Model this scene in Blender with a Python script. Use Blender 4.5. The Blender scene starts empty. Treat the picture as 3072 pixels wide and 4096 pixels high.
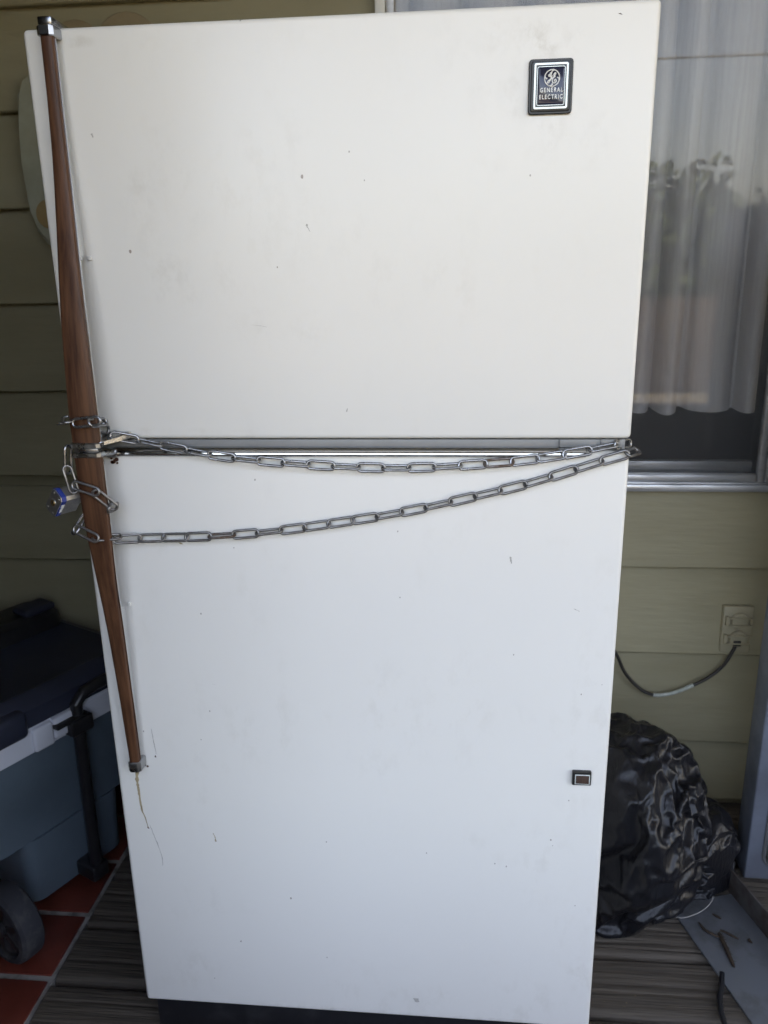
import bpy, bmesh, math, random
from mathutils import Vector, Matrix, noise
R = math.radians
sc = bpy.context.scene
COL = sc.collection

# ------------------------------------------------------------------ camera
cam_d = bpy.data.cameras.new('camera'); cam = bpy.data.objects.new('camera', cam_d); COL.objects.link(cam)
rx = Vector((0.9958847, 0.0889552, -0.0173357)); dn = Vector((0.0083166, -0.2801762, -0.9599126)); fw = Vector((-0.0902462, 0.9558181, -0.2797630))
CAM = Vector((0.53147, -1.04301, 1.29829))
m = Matrix((rx, -dn, -fw)).transposed().to_4x4(); m.translation = CAM
cam.matrix_world = m
cam_d.sensor_fit = 'VERTICAL'; cam_d.sensor_height = 24.0; cam_d.lens = 3155 / 4096 * 24.0
cam_d.clip_start = 0.02; cam_d.clip_end = 2000
cam_d.dof.use_dof = True; cam_d.dof.focus_distance = 1.06; cam_d.dof.aperture_fstop = 5.0
sc.camera = cam

# ------------------------------------------------------------------ sky, sun, exposure
world = bpy.data.worlds.new('World'); sc.world = world; world.use_nodes = True
nt = world.node_tree; bg = nt.nodes['Background']
sky = nt.nodes.new('ShaderNodeTexSky'); sky.sky_type = 'NISHITA'; sky.sun_disc = False
SUN_EL, SUN_AZ = R(54), R(20)
sky.sun_elevation = SUN_EL; sky.sun_rotation = SUN_AZ
sky.altitude = 0; sky.air_density = 1.0; sky.dust_density = 5.0; sky.ozone_density = 1.0
nt.links.new(sky.outputs[0], bg.inputs[0]); bg.inputs[1].default_value = 0.15
sun_d = bpy.data.lights.new('sun', 'SUN'); sun = bpy.data.objects.new('sun', sun_d); COL.objects.link(sun)
sun_d.energy = 2.6; sun_d.angle = R(0.5); sun_d.color = (1.0, 0.95, 0.86)
sd = Vector((math.sin(SUN_AZ) * math.cos(SUN_EL), math.cos(SUN_AZ) * math.cos(SUN_EL), math.sin(SUN_EL)))
sun.rotation_euler = sd.to_track_quat('Z', 'Y').to_euler(); sun.location = (4, 8, 12)
sc.view_settings.view_transform = 'Standard'; sc.view_settings.look = 'None'
sc.view_settings.gamma = 1.0; sc.view_settings.exposure = 3.3
sc.view_settings.use_white_balance = True; sc.view_settings.white_balance_temperature = 8400; sc.view_settings.white_balance_tint = 16
sc.render.engine = 'CYCLES'
sc.cycles.use_denoising = True; sc.cycles.max_bounces = 7; sc.cycles.diffuse_bounces = 5; sc.cycles.glossy_bounces = 4; sc.cycles.transparent_max_bounces = 12
sc.cycles.use_adaptive_sampling = True; sc.cycles.adaptive_threshold = 0.02
sc.cycles.caustics_reflective = False; sc.cycles.caustics_refractive = False

# ------------------------------------------------------------------ helpers
WORLD = {}
def at(px, py, X=None, Y=None, Z=None):
    """point of the plane X=, Y= or Z= that a pixel of the 3072 x 4096 photograph shows"""
    d = rx * ((px - 1536) / 3155) + dn * ((py - 2048) / 3155) + fw
    t = (X - CAM.x) / d.x if X is not None else (Y - CAM.y) / d.y if Y is not None else (Z - CAM.z) / d.z
    return CAM + d * t

def tag(o, label=None, cat=None, group=None, kind=None):
    if label: o['label'] = label
    if cat: o['category'] = cat
    if group: o['group'] = group
    if kind: o['kind'] = kind
    return o

def thing(name, loc, label=None, cat=None, kind=None):
    o = bpy.data.objects.new(name, None); COL.objects.link(o); o.location = loc; o.empty_display_size = 0.05
    WORLD[o.name] = Matrix.Translation(loc)
    return tag(o, label, cat, kind=kind)

def link_obj(name, me, parent=None, world=None):
    """child of parent whose world matrix is `world` (identity by default)"""
    o = bpy.data.objects.new(name, me); COL.objects.link(o)
    w = world or Matrix.Identity(4)
    WORLD[o.name] = w
    if parent is not None:
        o.parent = parent; o.matrix_parent_inverse = WORLD[parent.name].inverted()
    o.matrix_basis = w
    return o

def mesh(name, bm, mat, smooth=True, angle=32):
    me = bpy.data.meshes.new(name)
    bmesh.ops.recalc_face_normals(bm, faces=bm.faces[:])
    if smooth:
        for f in bm.faces: f.smooth = True
    bm.to_mesh(me); bm.free()
    if smooth: me.set_sharp_from_angle(angle=R(angle))
    if mat: me.materials.append(mat)
    return me

def obj(name, bm, mat, parent=None, smooth=True, angle=32):
    me = mesh(name, bm, mat, smooth, angle)
    if parent is None:
        co = [v.co for v in me.vertices]
        c = Vector(((min(p.x for p in co) + max(p.x for p in co)) / 2, (min(p.y for p in co) + max(p.y for p in co)) / 2, min(p.z for p in co)))
        me.transform(Matrix.Translation(-c))
        return link_obj(name, me, None, Matrix.Translation(c))
    return link_obj(name, me, parent)

def box(bm, x0, x1, y0, y1, z0, z1, bev=0, seg=2, M=None):
    b = bmesh.new(); bmesh.ops.create_cube(b, size=1)
    for v in b.verts: v.co = Vector(((v.co.x + .5) * (x1 - x0) + x0, (v.co.y + .5) * (y1 - y0) + y0, (v.co.z + .5) * (z1 - z0) + z0))
    if bev: bmesh.ops.bevel(b, geom=b.edges[:], offset=bev, segments=seg, profile=0.5, affect='EDGES')
    merge(bm, b, M)
    return bm

def merge(bm, b, M=None):
    if M is not None: bmesh.ops.transform(b, matrix=M, verts=b.verts[:])
    me = bpy.data.meshes.new('t'); b.to_mesh(me); b.free(); bm.from_mesh(me); bpy.data.meshes.remove(me)

def tube(bm, pts, r, seg=10, closed=False, rf=None):
    pts = [Vector(p) for p in pts]; n = len(pts); rings = []
    up = None
    for i, p in enumerate(pts):
        a = pts[i - 1] if (i > 0 or closed) else p; b = pts[(i + 1) % n] if (i < n - 1 or closed) else p
        t = (b - a).normalized()
        if up is None:
            up = Vector((0, 0, 1)) if abs(t.z) < .9 else Vector((1, 0, 0))
        u = t.cross(up)
        if u.length < 1e-6: u = t.orthogonal()
        u.normalize(); w = u.cross(t).normalized(); up = w
        rr = r if rf is None else rf(i / max(1, n - 1))
        rings.append([bm.verts.new(p + (u * math.cos(k * 2 * math.pi / seg) + w * math.sin(k * 2 * math.pi / seg)) * rr) for k in range(seg)])
    for i in range(n if closed else n - 1):
        A, B = rings[i], rings[(i + 1) % n]
        off = 0
        if closed and i == n - 1:
            off = min(range(seg), key=lambda o: sum((A[k].co - B[(k + o) % seg].co).length for k in range(seg)))
        for k in range(seg):
            bm.faces.new((A[k], A[(k + 1) % seg], B[(k + 1 + off) % seg], B[(k + off) % seg]))
    if not closed:
        bm.faces.new(rings[0][::-1]); bm.faces.new(rings[-1])
    return bm

def loft(bm, rings, cap=True):
    R_ = [[bm.verts.new(p) for p in r] for r in rings]
    for A, B in zip(R_, R_[1:]):
        n = len(A)
        for k in range(n): bm.faces.new((A[k], A[(k + 1) % n], B[(k + 1) % n], B[k]))
    if cap: bm.faces.new(R_[0][::-1]); bm.faces.new(R_[-1])
    return bm

def rrect(x0, x1, y0, y1, r, z=0, n=5):
    out = []
    for cx, cy, a0 in ((x1 - r, y1 - r, 0), (x0 + r, y1 - r, 90), (x0 + r, y0 + r, 180), (x1 - r, y0 + r, 270)):
        for k in range(n + 1):
            a = R(a0 + 90 * k / n); out.append(Vector((cx + r * math.cos(a), cy + r * math.sin(a), z)))
    return out

def prism(bm, poly, vec):
    """closed polygon (3D points) pushed along vec"""
    vec = Vector(vec); return loft(bm, [poly, [p + vec for p in poly]])

def disc_solid(bm, c, axis, r, h, seg=32, bev=0.0):
    c = Vector(c); axis = Vector(axis).normalized(); u = axis.orthogonal().normalized(); w = axis.cross(u)
    ring = lambda rr, o: [c + axis * o + (u * math.cos(2 * math.pi * k / seg) + w * math.sin(2 * math.pi * k / seg)) * rr for k in range(seg)]
    if bev: rings = [ring(r - bev, 0), ring(r, bev), ring(r, h - bev), ring(r - bev, h)]
    else: rings = [ring(r, 0), ring(r, h)]
    return loft(bm, rings)

def text_bm(s, size, sx=1.0, spacing=1.0, ext=0.0004, bold=0.0):
    cu = bpy.data.curves.new('lettering', 'FONT'); cu.body = s; cu.size = size; cu.extrude = ext; cu.align_x = 'CENTER'
    cu.space_character = spacing; cu.offset = bold; cu.resolution_u = 3
    o = bpy.data.objects.new('lettering_tmp', cu); COL.objects.link(o)
    dg = bpy.context.evaluated_depsgraph_get(); me = bpy.data.meshes.new_from_object(o.evaluated_get(dg))
    b = bmesh.new(); b.from_mesh(me)
    for v in b.verts: v.co.x *= sx
    bpy.data.objects.remove(o); bpy.data.meshes.remove(me); bpy.data.curves.remove(cu)
    return b

# ------------------------------------------------------------------ materials
def mat(name, col, rough=0.5, metal=0.0, col2=None, nscale=8.0, stretch=(1, 1, 1), contrast=(0.35, 0.65), bump=0.0, bscale=60.0, bstretch=None,
        rvar=0.0, spec=0.5, coat=0.0, detail=6.0, bdist=0.002, rand=0.0, bdetail=5):
    mt = bpy.data.materials.new(name); mt.use_nodes = True; N = mt.node_tree.nodes; L = mt.node_tree.links
    b = N['Principled BSDF']; b.inputs['Base Color'].default_value = (*col, 1); b.inputs['Roughness'].default_value = rough
    b.inputs['Metallic'].default_value = metal; b.inputs['Specular IOR Level'].default_value = spec; b.inputs['Coat Weight'].default_value = coat
    tc = N.new('ShaderNodeTexCoord')
    if col2 is not None or rvar:
        mp = N.new('ShaderNodeMapping'); mp.inputs['Scale'].default_value = stretch; L.new(tc.outputs['Object'], mp.inputs[0])
        nz = N.new('ShaderNodeTexNoise'); nz.inputs['Scale'].default_value = nscale; nz.inputs['Detail'].default_value = detail; nz.inputs['Roughness'].default_value = .62
        L.new(mp.outputs[0], nz.inputs['Vector'])
        mr = N.new('ShaderNodeMapRange'); mr.inputs[1].default_value = contrast[0]; mr.inputs[2].default_value = contrast[1]; L.new(nz.outputs['Fac'], mr.inputs[0])
        if col2 is not None:
            mx = N.new('ShaderNodeMix'); mx.data_type = 'RGBA'; mx.inputs[6].default_value = (*col, 1); mx.inputs[7].default_value = (*col2, 1)
            L.new(mr.outputs[0], mx.inputs[0]); L.new(mx.outputs[2], b.inputs['Base Color'])
        if rvar:
            m2 = N.new('ShaderNodeMapRange'); m2.inputs[3].default_value = rough - rvar; m2.inputs[4].default_value = rough + rvar
            L.new(mr.outputs[0], m2.inputs[0]); L.new(m2.outputs[0], b.inputs['Roughness'])
    if rand:
        oi = N.new('ShaderNodeObjectInfo'); rm = N.new('ShaderNodeMapRange'); rm.inputs[3].default_value = 1 - rand; rm.inputs[4].default_value = 1 + rand; L.new(oi.outputs['Random'], rm.inputs[0])
        hs = N.new('ShaderNodeHueSaturation'); L.new(rm.outputs[0], hs.inputs['Value'])
        if col2 is not None: L.new(mx.outputs[2], hs.inputs['Color'])
        else: hs.inputs['Color'].default_value = (*col, 1)
        L.new(hs.outputs[0], b.inputs['Base Color'])
    if bump:
        mp = N.new('ShaderNodeMapping'); mp.inputs['Scale'].default_value = bstretch or stretch; L.new(tc.outputs['Object'], mp.inputs[0])
        nz = N.new('ShaderNodeTexNoise'); nz.inputs['Scale'].default_value = bscale; nz.inputs['Detail'].default_value = bdetail; L.new(mp.outputs[0], nz.inputs['Vector'])
        bp = N.new('ShaderNodeBump'); bp.inputs['Strength'].default_value = bump; bp.inputs['Distance'].default_value = bdist
        L.new(nz.outputs['Fac'], bp.inputs['Height']); L.new(bp.outputs[0], b.inputs['Normal'])
    return mt

M = {}
M['siding'] = mat('painted siding', (.255, .224, .138), .58, col2=(.345, .308, .203), nscale=2.6, stretch=(.6, 1, 2.2), contrast=(.3, .75), detail=9, bump=.22, bscale=7, bstretch=(1.6, 4, 12), bdist=.005, rand=.05)
M['plank'] = mat('weathered deck wood', (.036, .027, .020), .82, col2=(.135, .112, .088), nscale=4, stretch=(1.0, 30, 30), contrast=(.25, .8), detail=9, bump=.9, bscale=22, bstretch=(.5, 12, 12), bdist=.003, rand=.2)
M['tile'] = mat('red clay tile', (.105, .020, .013), .42, col2=(.18, .040, .026), nscale=9, contrast=(.3, .75), detail=8, bump=.25, bscale=40, rvar=.12, rand=.2)
M['grout'] = mat('grey grout', (.27, .26, .245), .85, col2=(.09, .08, .07), nscale=26, contrast=(.42, .7), bump=.4, bscale=150)
M['soil'] = mat('dry grass ground', (.10, .105, .080), .95, col2=(.15, .145, .115), nscale=.8)
M['ceiling'] = mat('porch ceiling paint', (.34, .32, .27), .7, col2=(.30, .285, .24), nscale=2)
M['shingle'] = mat('roof shingle', (.08, .075, .07), .9, col2=(.12, .11, .10), nscale=30)
M['alu'] = mat('weathered aluminium', (.60, .61, .63), .42, .75, col2=(.42, .42, .43), nscale=30, stretch=(.25, 1, 1), rvar=.12, bump=.2, bscale=90)
M['room'] = mat('room wall', (.22, .21, .20), .9)
M['white_trim'] = mat('white painted trim', (.66, .66, .64), .5)
M['chrome'] = mat('chrome', (.58, .585, .59), .10, 1.0, rvar=.05, nscale=25)
M['dull_chrome'] = mat('dull chrome', (.40, .405, .41), .30, 1.0, rvar=.1, nscale=40)
M['gap'] = mat('shaded gap metal', (.26, .265, .265), .45, .1, col2=(.21, .215, .215), nscale=10)  # grey also carries the gap's shade on the cabinet face
M['gasket'] = mat('door gasket', (.10, .10, .10), .7)
M['black'] = mat('black plastic', (.012, .012, .014), .35, col2=(.02, .02, .022), nscale=20)
M['kick'] = mat('dark kick plate', (.012, .012, .015), .42, col2=(.035, .035, .037), nscale=18, contrast=(.55, .8))
M['wood'] = mat('walnut grain', (.040, .015, .008), .44, col2=(.130, .058, .030), nscale=5, stretch=(26, 26, 1.1), contrast=(.32, .68), bump=.06, bscale=30, bstretch=(30, 30, 2), coat=.0, spec=.3)
M['steel'] = mat('zinc chain steel', (.33, .335, .345), .34, .92, col2=(.17, .165, .16), nscale=45, contrast=(.45, .75), rvar=.1)
M['steel_dark'] = mat('dull chain steel', (.24, .24, .24), .42, .9, col2=(.13, .11, .095), nscale=45, contrast=(.45, .72), rvar=.1)
M['steel_rust'] = mat('rusty chain steel', (.22, .20, .19), .5, .8, col2=(.13, .085, .06), nscale=70, contrast=(.4, .65), rvar=.1)
M['cap_chrome'] = mat('worn chrome', (.40, .41, .43), .20, 1.0)
M['outlet'] = mat('painted outlet plastic', (.335, .295, .20), .5, col2=(.30, .265, .18), nscale=30)
M['bright_chrome'] = mat('bright chrome edge', (.85, .86, .86), .16, 1.0)
M['shade_wall'] = mat('shade wall brown', (.10, .085, .06), .75, col2=(.08, .068, .05), nscale=4)  # for the added walls, kept dark so they bounce little light
M['lock'] = mat('laminated lock steel', (.44, .44, .44), .36, .9, col2=(.30, .30, .31), nscale=60, rvar=.1)
M['blue'] = mat('blue bumper', (.012, .035, .22), .45)
M['brass'] = mat('brass', (.40, .29, .14), .35, 1.0)
M['letter'] = mat('white lettering', (.78, .79, .78), .5)
M['badge_face'] = mat('badge enamel', (.016, .020, .045), .12, spec=.6)
M['badge_frame'] = mat('badge frame', (.014, .014, .014), .3)
M['badge_line'] = mat('badge silver', (.80, .86, .84), .3, .3)
M['walnut_chip'] = mat('walnut emblem', (.055, .032, .025), .4, col2=(.09, .055, .042), nscale=20, stretch=(20, 1, 1))
M['rust'] = mat('rust', (.10, .035, .014), .9, col2=(.04, .018, .01), nscale=120)
M['drip'] = mat('dried drip', (.42, .34, .21), .7, col2=(.22, .16, .09), nscale=160, contrast=(.4, .75))
M['scuff'] = mat('grey scuff', (.42, .40, .37), .7)
M['navy'] = mat('navy lid plastic', (.018, .022, .038), .5, col2=(.025, .03, .05), nscale=10, bump=.1, bscale=300)
M['cool_blue'] = mat('slate blue plastic', (.100, .138, .170), .5, col2=(.080, .112, .140), nscale=5, detail=9, bump=.05, bscale=80)
M['cool_white'] = mat('white cooler plastic', (.58, .60, .66), .45)
M['tyre'] = mat('scuffed tyre', (.022, .023, .030), .8, col2=(.10, .095, .09), nscale=22, contrast=(.5, .85), bump=.3, bscale=60)
M['bag'] = None
M['cord'] = mat('brown cord', (.022, .018, .016), .45)
M['cord_white'] = mat('pale tape', (.50, .52, .46), .5, col2=(.30, .32, .28), nscale=60)
M['grey_steel'] = mat('blue grey enamel', (.150, .168, .205), .5, .1, col2=(.105, .115, .14), nscale=7, rvar=.1)
M['angle'] = mat('galvanised angle', (.20, .215, .235), .5, .35, col2=(.10, .095, .09), nscale=11, contrast=(.48, .75), rvar=.12, bump=.2, bscale=70)
M['angle_rust'] = mat('rusty flange', (.115, .105, .10), .7, .2, col2=(.055, .028, .016), nscale=14, contrast=(.42, .62), bump=.4, bscale=70)
M['twig'] = mat('dry twig', (.026, .016, .010), .9, col2=(.055, .036, .022), nscale=120)
M['litter'] = mat('dry leaf litter', (.07, .045, .025), .9, col2=(.16, .12, .07), nscale=60)
M['plaque'] = mat('pale plaque paint', (.34, .34, .26), .65, col2=(.27, .265, .19), nscale=9, bump=.2, bscale=40)
M['disc'] = mat('tan disc paint', (.29, .225, .135), .65, col2=(.24, .185, .11), nscale=12)
M['disc_yellow'] = mat('yellow disc paint', (.38, .26, .11), .6, col2=(.30, .21, .10), nscale=20)
M['leaf'] = mat('leaf', (.035, .06, .02), .6, col2=(.06, .09, .03), nscale=2)
M['bark'] = mat('bark', (.08, .06, .045), .9)
M['half_wall'] = mat('half wall paint', (.16, .12, .085), .7, col2=(.12, .09, .065), nscale=5)

def door_paint():
    mt = mat('white enamel', (.79, .775, .735), .33, bump=.13, bscale=5, bdist=.01, coat=0.0, bdetail=.6)
    N = mt.node_tree.nodes; L = mt.node_tree.links; b = N['Principled BSDF']
    tc = N.new('ShaderNodeTexCoord'); sep = N.new('ShaderNodeSeparateXYZ'); L.new(tc.outputs['Object'], sep.inputs[0])
    def math_(op, a, c=None):
        n = N.new('ShaderNodeMath'); n.operation = op
        for i, v in enumerate((a, c)):
            if v is None: continue
            if isinstance(v, (int, float)): n.inputs[i].default_value = v
            else: L.new(v, n.inputs[i])
        return n.outputs[0]
    def nz(scale, stretch=(1, 1, 1), lo=.4, hi=.7, detail=6):
        mp = N.new('ShaderNodeMapping'); mp.inputs['Scale'].default_value = stretch; L.new(tc.outputs['Object'], mp.inputs[0])
        n = N.new('ShaderNodeTexNoise'); n.inputs['Scale'].default_value = scale; n.inputs['Detail'].default_value = detail; n.inputs['Roughness'].default_value = .65
        L.new(mp.outputs[0], n.inputs['Vector'])
        r = N.new('ShaderNodeMapRange'); r.inputs[1].default_value = lo; r.inputs[2].default_value = hi; L.new(n.outputs['Fac'], r.inputs[0]); return r.outputs[0]
    # smudged areas: soft ellipses broken up by noise
    total = None
    for (x, z, ra, rz, s) in ((.615, 1.565, .075, .028, .85), (.66, 1.46, .07, .05, .38), (.60, 1.52, .03, .05, .5), (.135, 1.42, .05, .10, .32), (.16, 1.30, .05, .05, .32), (.31, 1.24, .07, .035, .2),
                              (.33, 1.36, .06, .10, .14), (.07, 1.585, .03, .008, .7), (.10, .17, .05, .07, .30), (.74, .22, .03, .06, .55), (.50, .145, .04, .03, .35), (.38, .107, .4, .006, .7), (.73, .57, .03, .06, .3), (.75, .33, .012, .05, .5),
                              (.13, 1.105, .12, .008, .35), (.10, .95, .05, .03, .25)):
        dx = math_('POWER', math_('ABSOLUTE', math_('DIVIDE', math_('SUBTRACT', sep.outputs[0], x), ra)), 2)
        dz = math_('POWER', math_('ABSOLUTE', math_('DIVIDE', math_('SUBTRACT', sep.outputs[2], z), rz)), 2)
        g = math_('MULTIPLY', math_('MAXIMUM', math_('SUBTRACT', 1, math_('ADD', dx, dz)), 0), s)
        total = g if total is None else math_('MAXIMUM', total, g)
    dirt = math_('MULTIPLY', math_('MULTIPLY', total, nz(60, (1, 1, .7), .44, .62, 6)), math_('MULTIPLY', nz(14, (1, 1, 1), .38, .62, 3), .55))
    dirt = math_('ADD', dirt, math_('MULTIPLY', nz(3, (1, 1, .6), .3, .8, 1), .05))
    dirt = math_('ADD', dirt, math_('MULTIPLY', math_('MULTIPLY', nz(30, (1, 1, .6), .50, .72, 6), nz(5, (1, 1, .8), .50, .68, 2)), .22))
    mx = N.new('ShaderNodeMix'); mx.data_type = 'RGBA'; mx.inputs[6].default_value = (.79, .775, .735, 1); mx.inputs[7].default_value = (.47, .43, .36, 1)
    L.new(dirt, mx.inputs[0])
    # chips and rust specks
    last = mx.outputs[2]
    for sc_, th, keep, colr in ((26, .044, .52, (.20, .14, .10)), (55, .06, .80, (.28, .25, .22)), (14, .020, .5, (.12, .07, .045))):
        vo = N.new('ShaderNodeTexVoronoi'); vo.inputs['Scale'].default_value = sc_; mp = N.new('ShaderNodeMapping'); mp.inputs['Scale'].default_value = (1, 0, .75)
        wob = N.new('ShaderNodeTexNoise'); wob.inputs['Scale'].default_value = 150; L.new(tc.outputs['Object'], wob.inputs['Vector'])
        L.new(tc.outputs['Object'], mp.inputs[0]); L.new(mp.outputs[0], vo.inputs['Vector'])
        sp = N.new('ShaderNodeSeparateColor'); L.new(vo.outputs['Color'], sp.inputs[0])
        d = math_('ADD', vo.outputs['Distance'], math_('MULTIPLY', math_('SUBTRACT', wob.outputs['Fac'], .5), .09))
        size = math_('MULTIPLY', math_('POWER', sp.outputs[1], 2.5), th)
        hit = math_('MULTIPLY', math_('LESS_THAN', d, size), math_('GREATER_THAN', sp.outputs[0], keep))
        m2 = N.new('ShaderNodeMix'); m2.data_type = 'RGBA'; L.new(math_('MULTIPLY', hit, .75), m2.inputs[0]); L.new(last, m2.inputs[6]); m2.inputs[7].default_value = (*colr, 1); last = m2.outputs[2]
    L.new(last, b.inputs['Base Color'])
    rr = N.new('ShaderNodeMapRange'); rr.inputs[3].default_value = .29; rr.inputs[4].default_value = .35
    L.new(nz(3, (1, 1, 1), .25, .75, 1), rr.inputs[0]); L.new(rr.outputs[0], b.inputs['Roughness'])
    return mt
M['enamel'] = door_paint()

def bag_mat():
    mt = mat('black bin liner', (.009, .009, .011), .31, spec=.32, rvar=.03, nscale=14)
    N = mt.node_tree.nodes; L = mt.node_tree.links; b = N['Principled BSDF']; tc = N.new('ShaderNodeTexCoord'); prev = None
    for scl, st, di in ((18, .22, .003), (45, .16, .0012)):
        mp = N.new('ShaderNodeMapping'); mp.inputs['Rotation'].default_value = (.2, -.75, .2); mp.inputs['Scale'].default_value = (2.6, 1.6, .55); L.new(tc.outputs['Object'], mp.inputs[0])
        n = N.new('ShaderNodeTexNoise'); n.inputs['Scale'].default_value = scl; n.inputs['Detail'].default_value = 2; n.inputs['Distortion'].default_value = .6; L.new(mp.outputs[0], n.inputs['Vector'])
        a = N.new('ShaderNodeMath'); a.operation = 'SUBTRACT'; a.inputs[1].default_value = .5; L.new(n.outputs['Fac'], a.inputs[0])
        c = N.new('ShaderNodeMath'); c.operation = 'ABSOLUTE'; L.new(a.outputs[0], c.inputs[0])
        e = N.new('ShaderNodeMapRange'); e.inputs[1].default_value = 0; e.inputs[2].default_value = .16; e.inputs[3].default_value = 1; e.inputs[4].default_value = 0; L.new(c.outputs[0], e.inputs[0])
        bp = N.new('ShaderNodeBump'); bp.inputs['Strength'].default_value = st; bp.inputs['Distance'].default_value = di; L.new(e.outputs[0], bp.inputs['Height'])
        if prev: L.new(prev.outputs[0], bp.inputs['Normal'])
        prev = bp
    L.new(prev.outputs[0], b.inputs['Normal']); return mt
M['bag'] = bag_mat()

def glass_mat():
    mt = bpy.data.materials.new('window glass'); mt.use_nodes = True; N = mt.node_tree.nodes; L = mt.node_tree.links
    N.remove(N['Principled BSDF']); out = N['Material Output']
    tr = N.new('ShaderNodeBsdfTransparent'); gl = N.new('ShaderNodeBsdfGlossy'); gl.inputs['Roughness'].default_value = .0
    lw = N.new('ShaderNodeLayerWeight'); lw.inputs['Blend'].default_value = .5
    p = N.new('ShaderNodeMath'); p.operation = 'POWER'; p.inputs[1].default_value = 5; L.new(lw.outputs['Facing'], p.inputs[0])
    r = N.new('ShaderNodeMapRange'); r.inputs[3].default_value = .052; r.inputs[4].default_value = 1; L.new(p.outputs[0], r.inputs[0])
    mx = N.new('ShaderNodeMixShader'); L.new(r.outputs[0], mx.inputs[0]); L.new(tr.outputs[0], mx.inputs[1]); L.new(gl.outputs[0], mx.inputs[2]); L.new(mx.outputs[0], out.inputs[0])
    return mt
M['glass'] = glass_mat()

def screen_mat():
    mt = bpy.data.materials.new('insect screen'); mt.use_nodes = True; N = mt.node_tree.nodes; L = mt.node_tree.links
    b = N['Principled BSDF']; out = N['Material Output']; b.inputs['Base Color'].default_value = (.10, .10, .105, 1); b.inputs['Roughness'].default_value = .5; b.inputs['Metallic'].default_value = .3
    tr = N.new('ShaderNodeBsdfTransparent'); tc = N.new('ShaderNodeTexCoord')
    w1 = N.new('ShaderNodeTexWave'); w1.bands_direction = 'X'; w1.inputs['Scale'].default_value = 220; L.new(tc.outputs['Object'], w1.inputs[0])
    w2 = N.new('ShaderNodeTexWave'); w2.bands_direction = 'Z'; w2.inputs['Scale'].default_value = 220; L.new(tc.outputs['Object'], w2.inputs[0])
    a = N.new('ShaderNodeMath'); a.operation = 'MAXIMUM'; L.new(w1.outputs['Fac'], a.inputs[0]); L.new(w2.outputs['Fac'], a.inputs[1])
    r = N.new('ShaderNodeMapRange'); r.inputs[1].default_value = .3; r.inputs[2].default_value = 1; r.inputs[3].default_value = .05; r.inputs[4].default_value = .24; L.new(a.outputs[0], r.inputs[0])
    mx = N.new('ShaderNodeMixShader'); L.new(r.outputs[0], mx.inputs[0]); L.new(tr.outputs[0], mx.inputs[1]); L.new(b.outputs[0], mx.inputs[2]); L.new(mx.outputs[0], out.inputs[0])
    return mt
M['screen'] = screen_mat()

def curtain_mat():
    mt = mat('sheer curtain', (.86, .85, .86), .9, col2=(.66, .65, .66), nscale=22, stretch=(6, 1, .12), contrast=(.3, .7), bump=.5, bscale=240, bstretch=(1, 1, 3))
    N = mt.node_tree.nodes; L = mt.node_tree.links; out = N['Material Output']; b = N['Principled BSDF']
    tl = N.new('ShaderNodeBsdfTranslucent'); tl.inputs[0].default_value = (.6, .6, .6, 1)
    mx = N.new('ShaderNodeMixShader'); mx.inputs[0].default_value = .25; L.new(b.outputs[0], mx.inputs[1]); L.new(tl.outputs[0], mx.inputs[2]); L.new(mx.outputs[0], out.inputs[0])
    return mt
M['curtain'] = curtain_mat()

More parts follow.
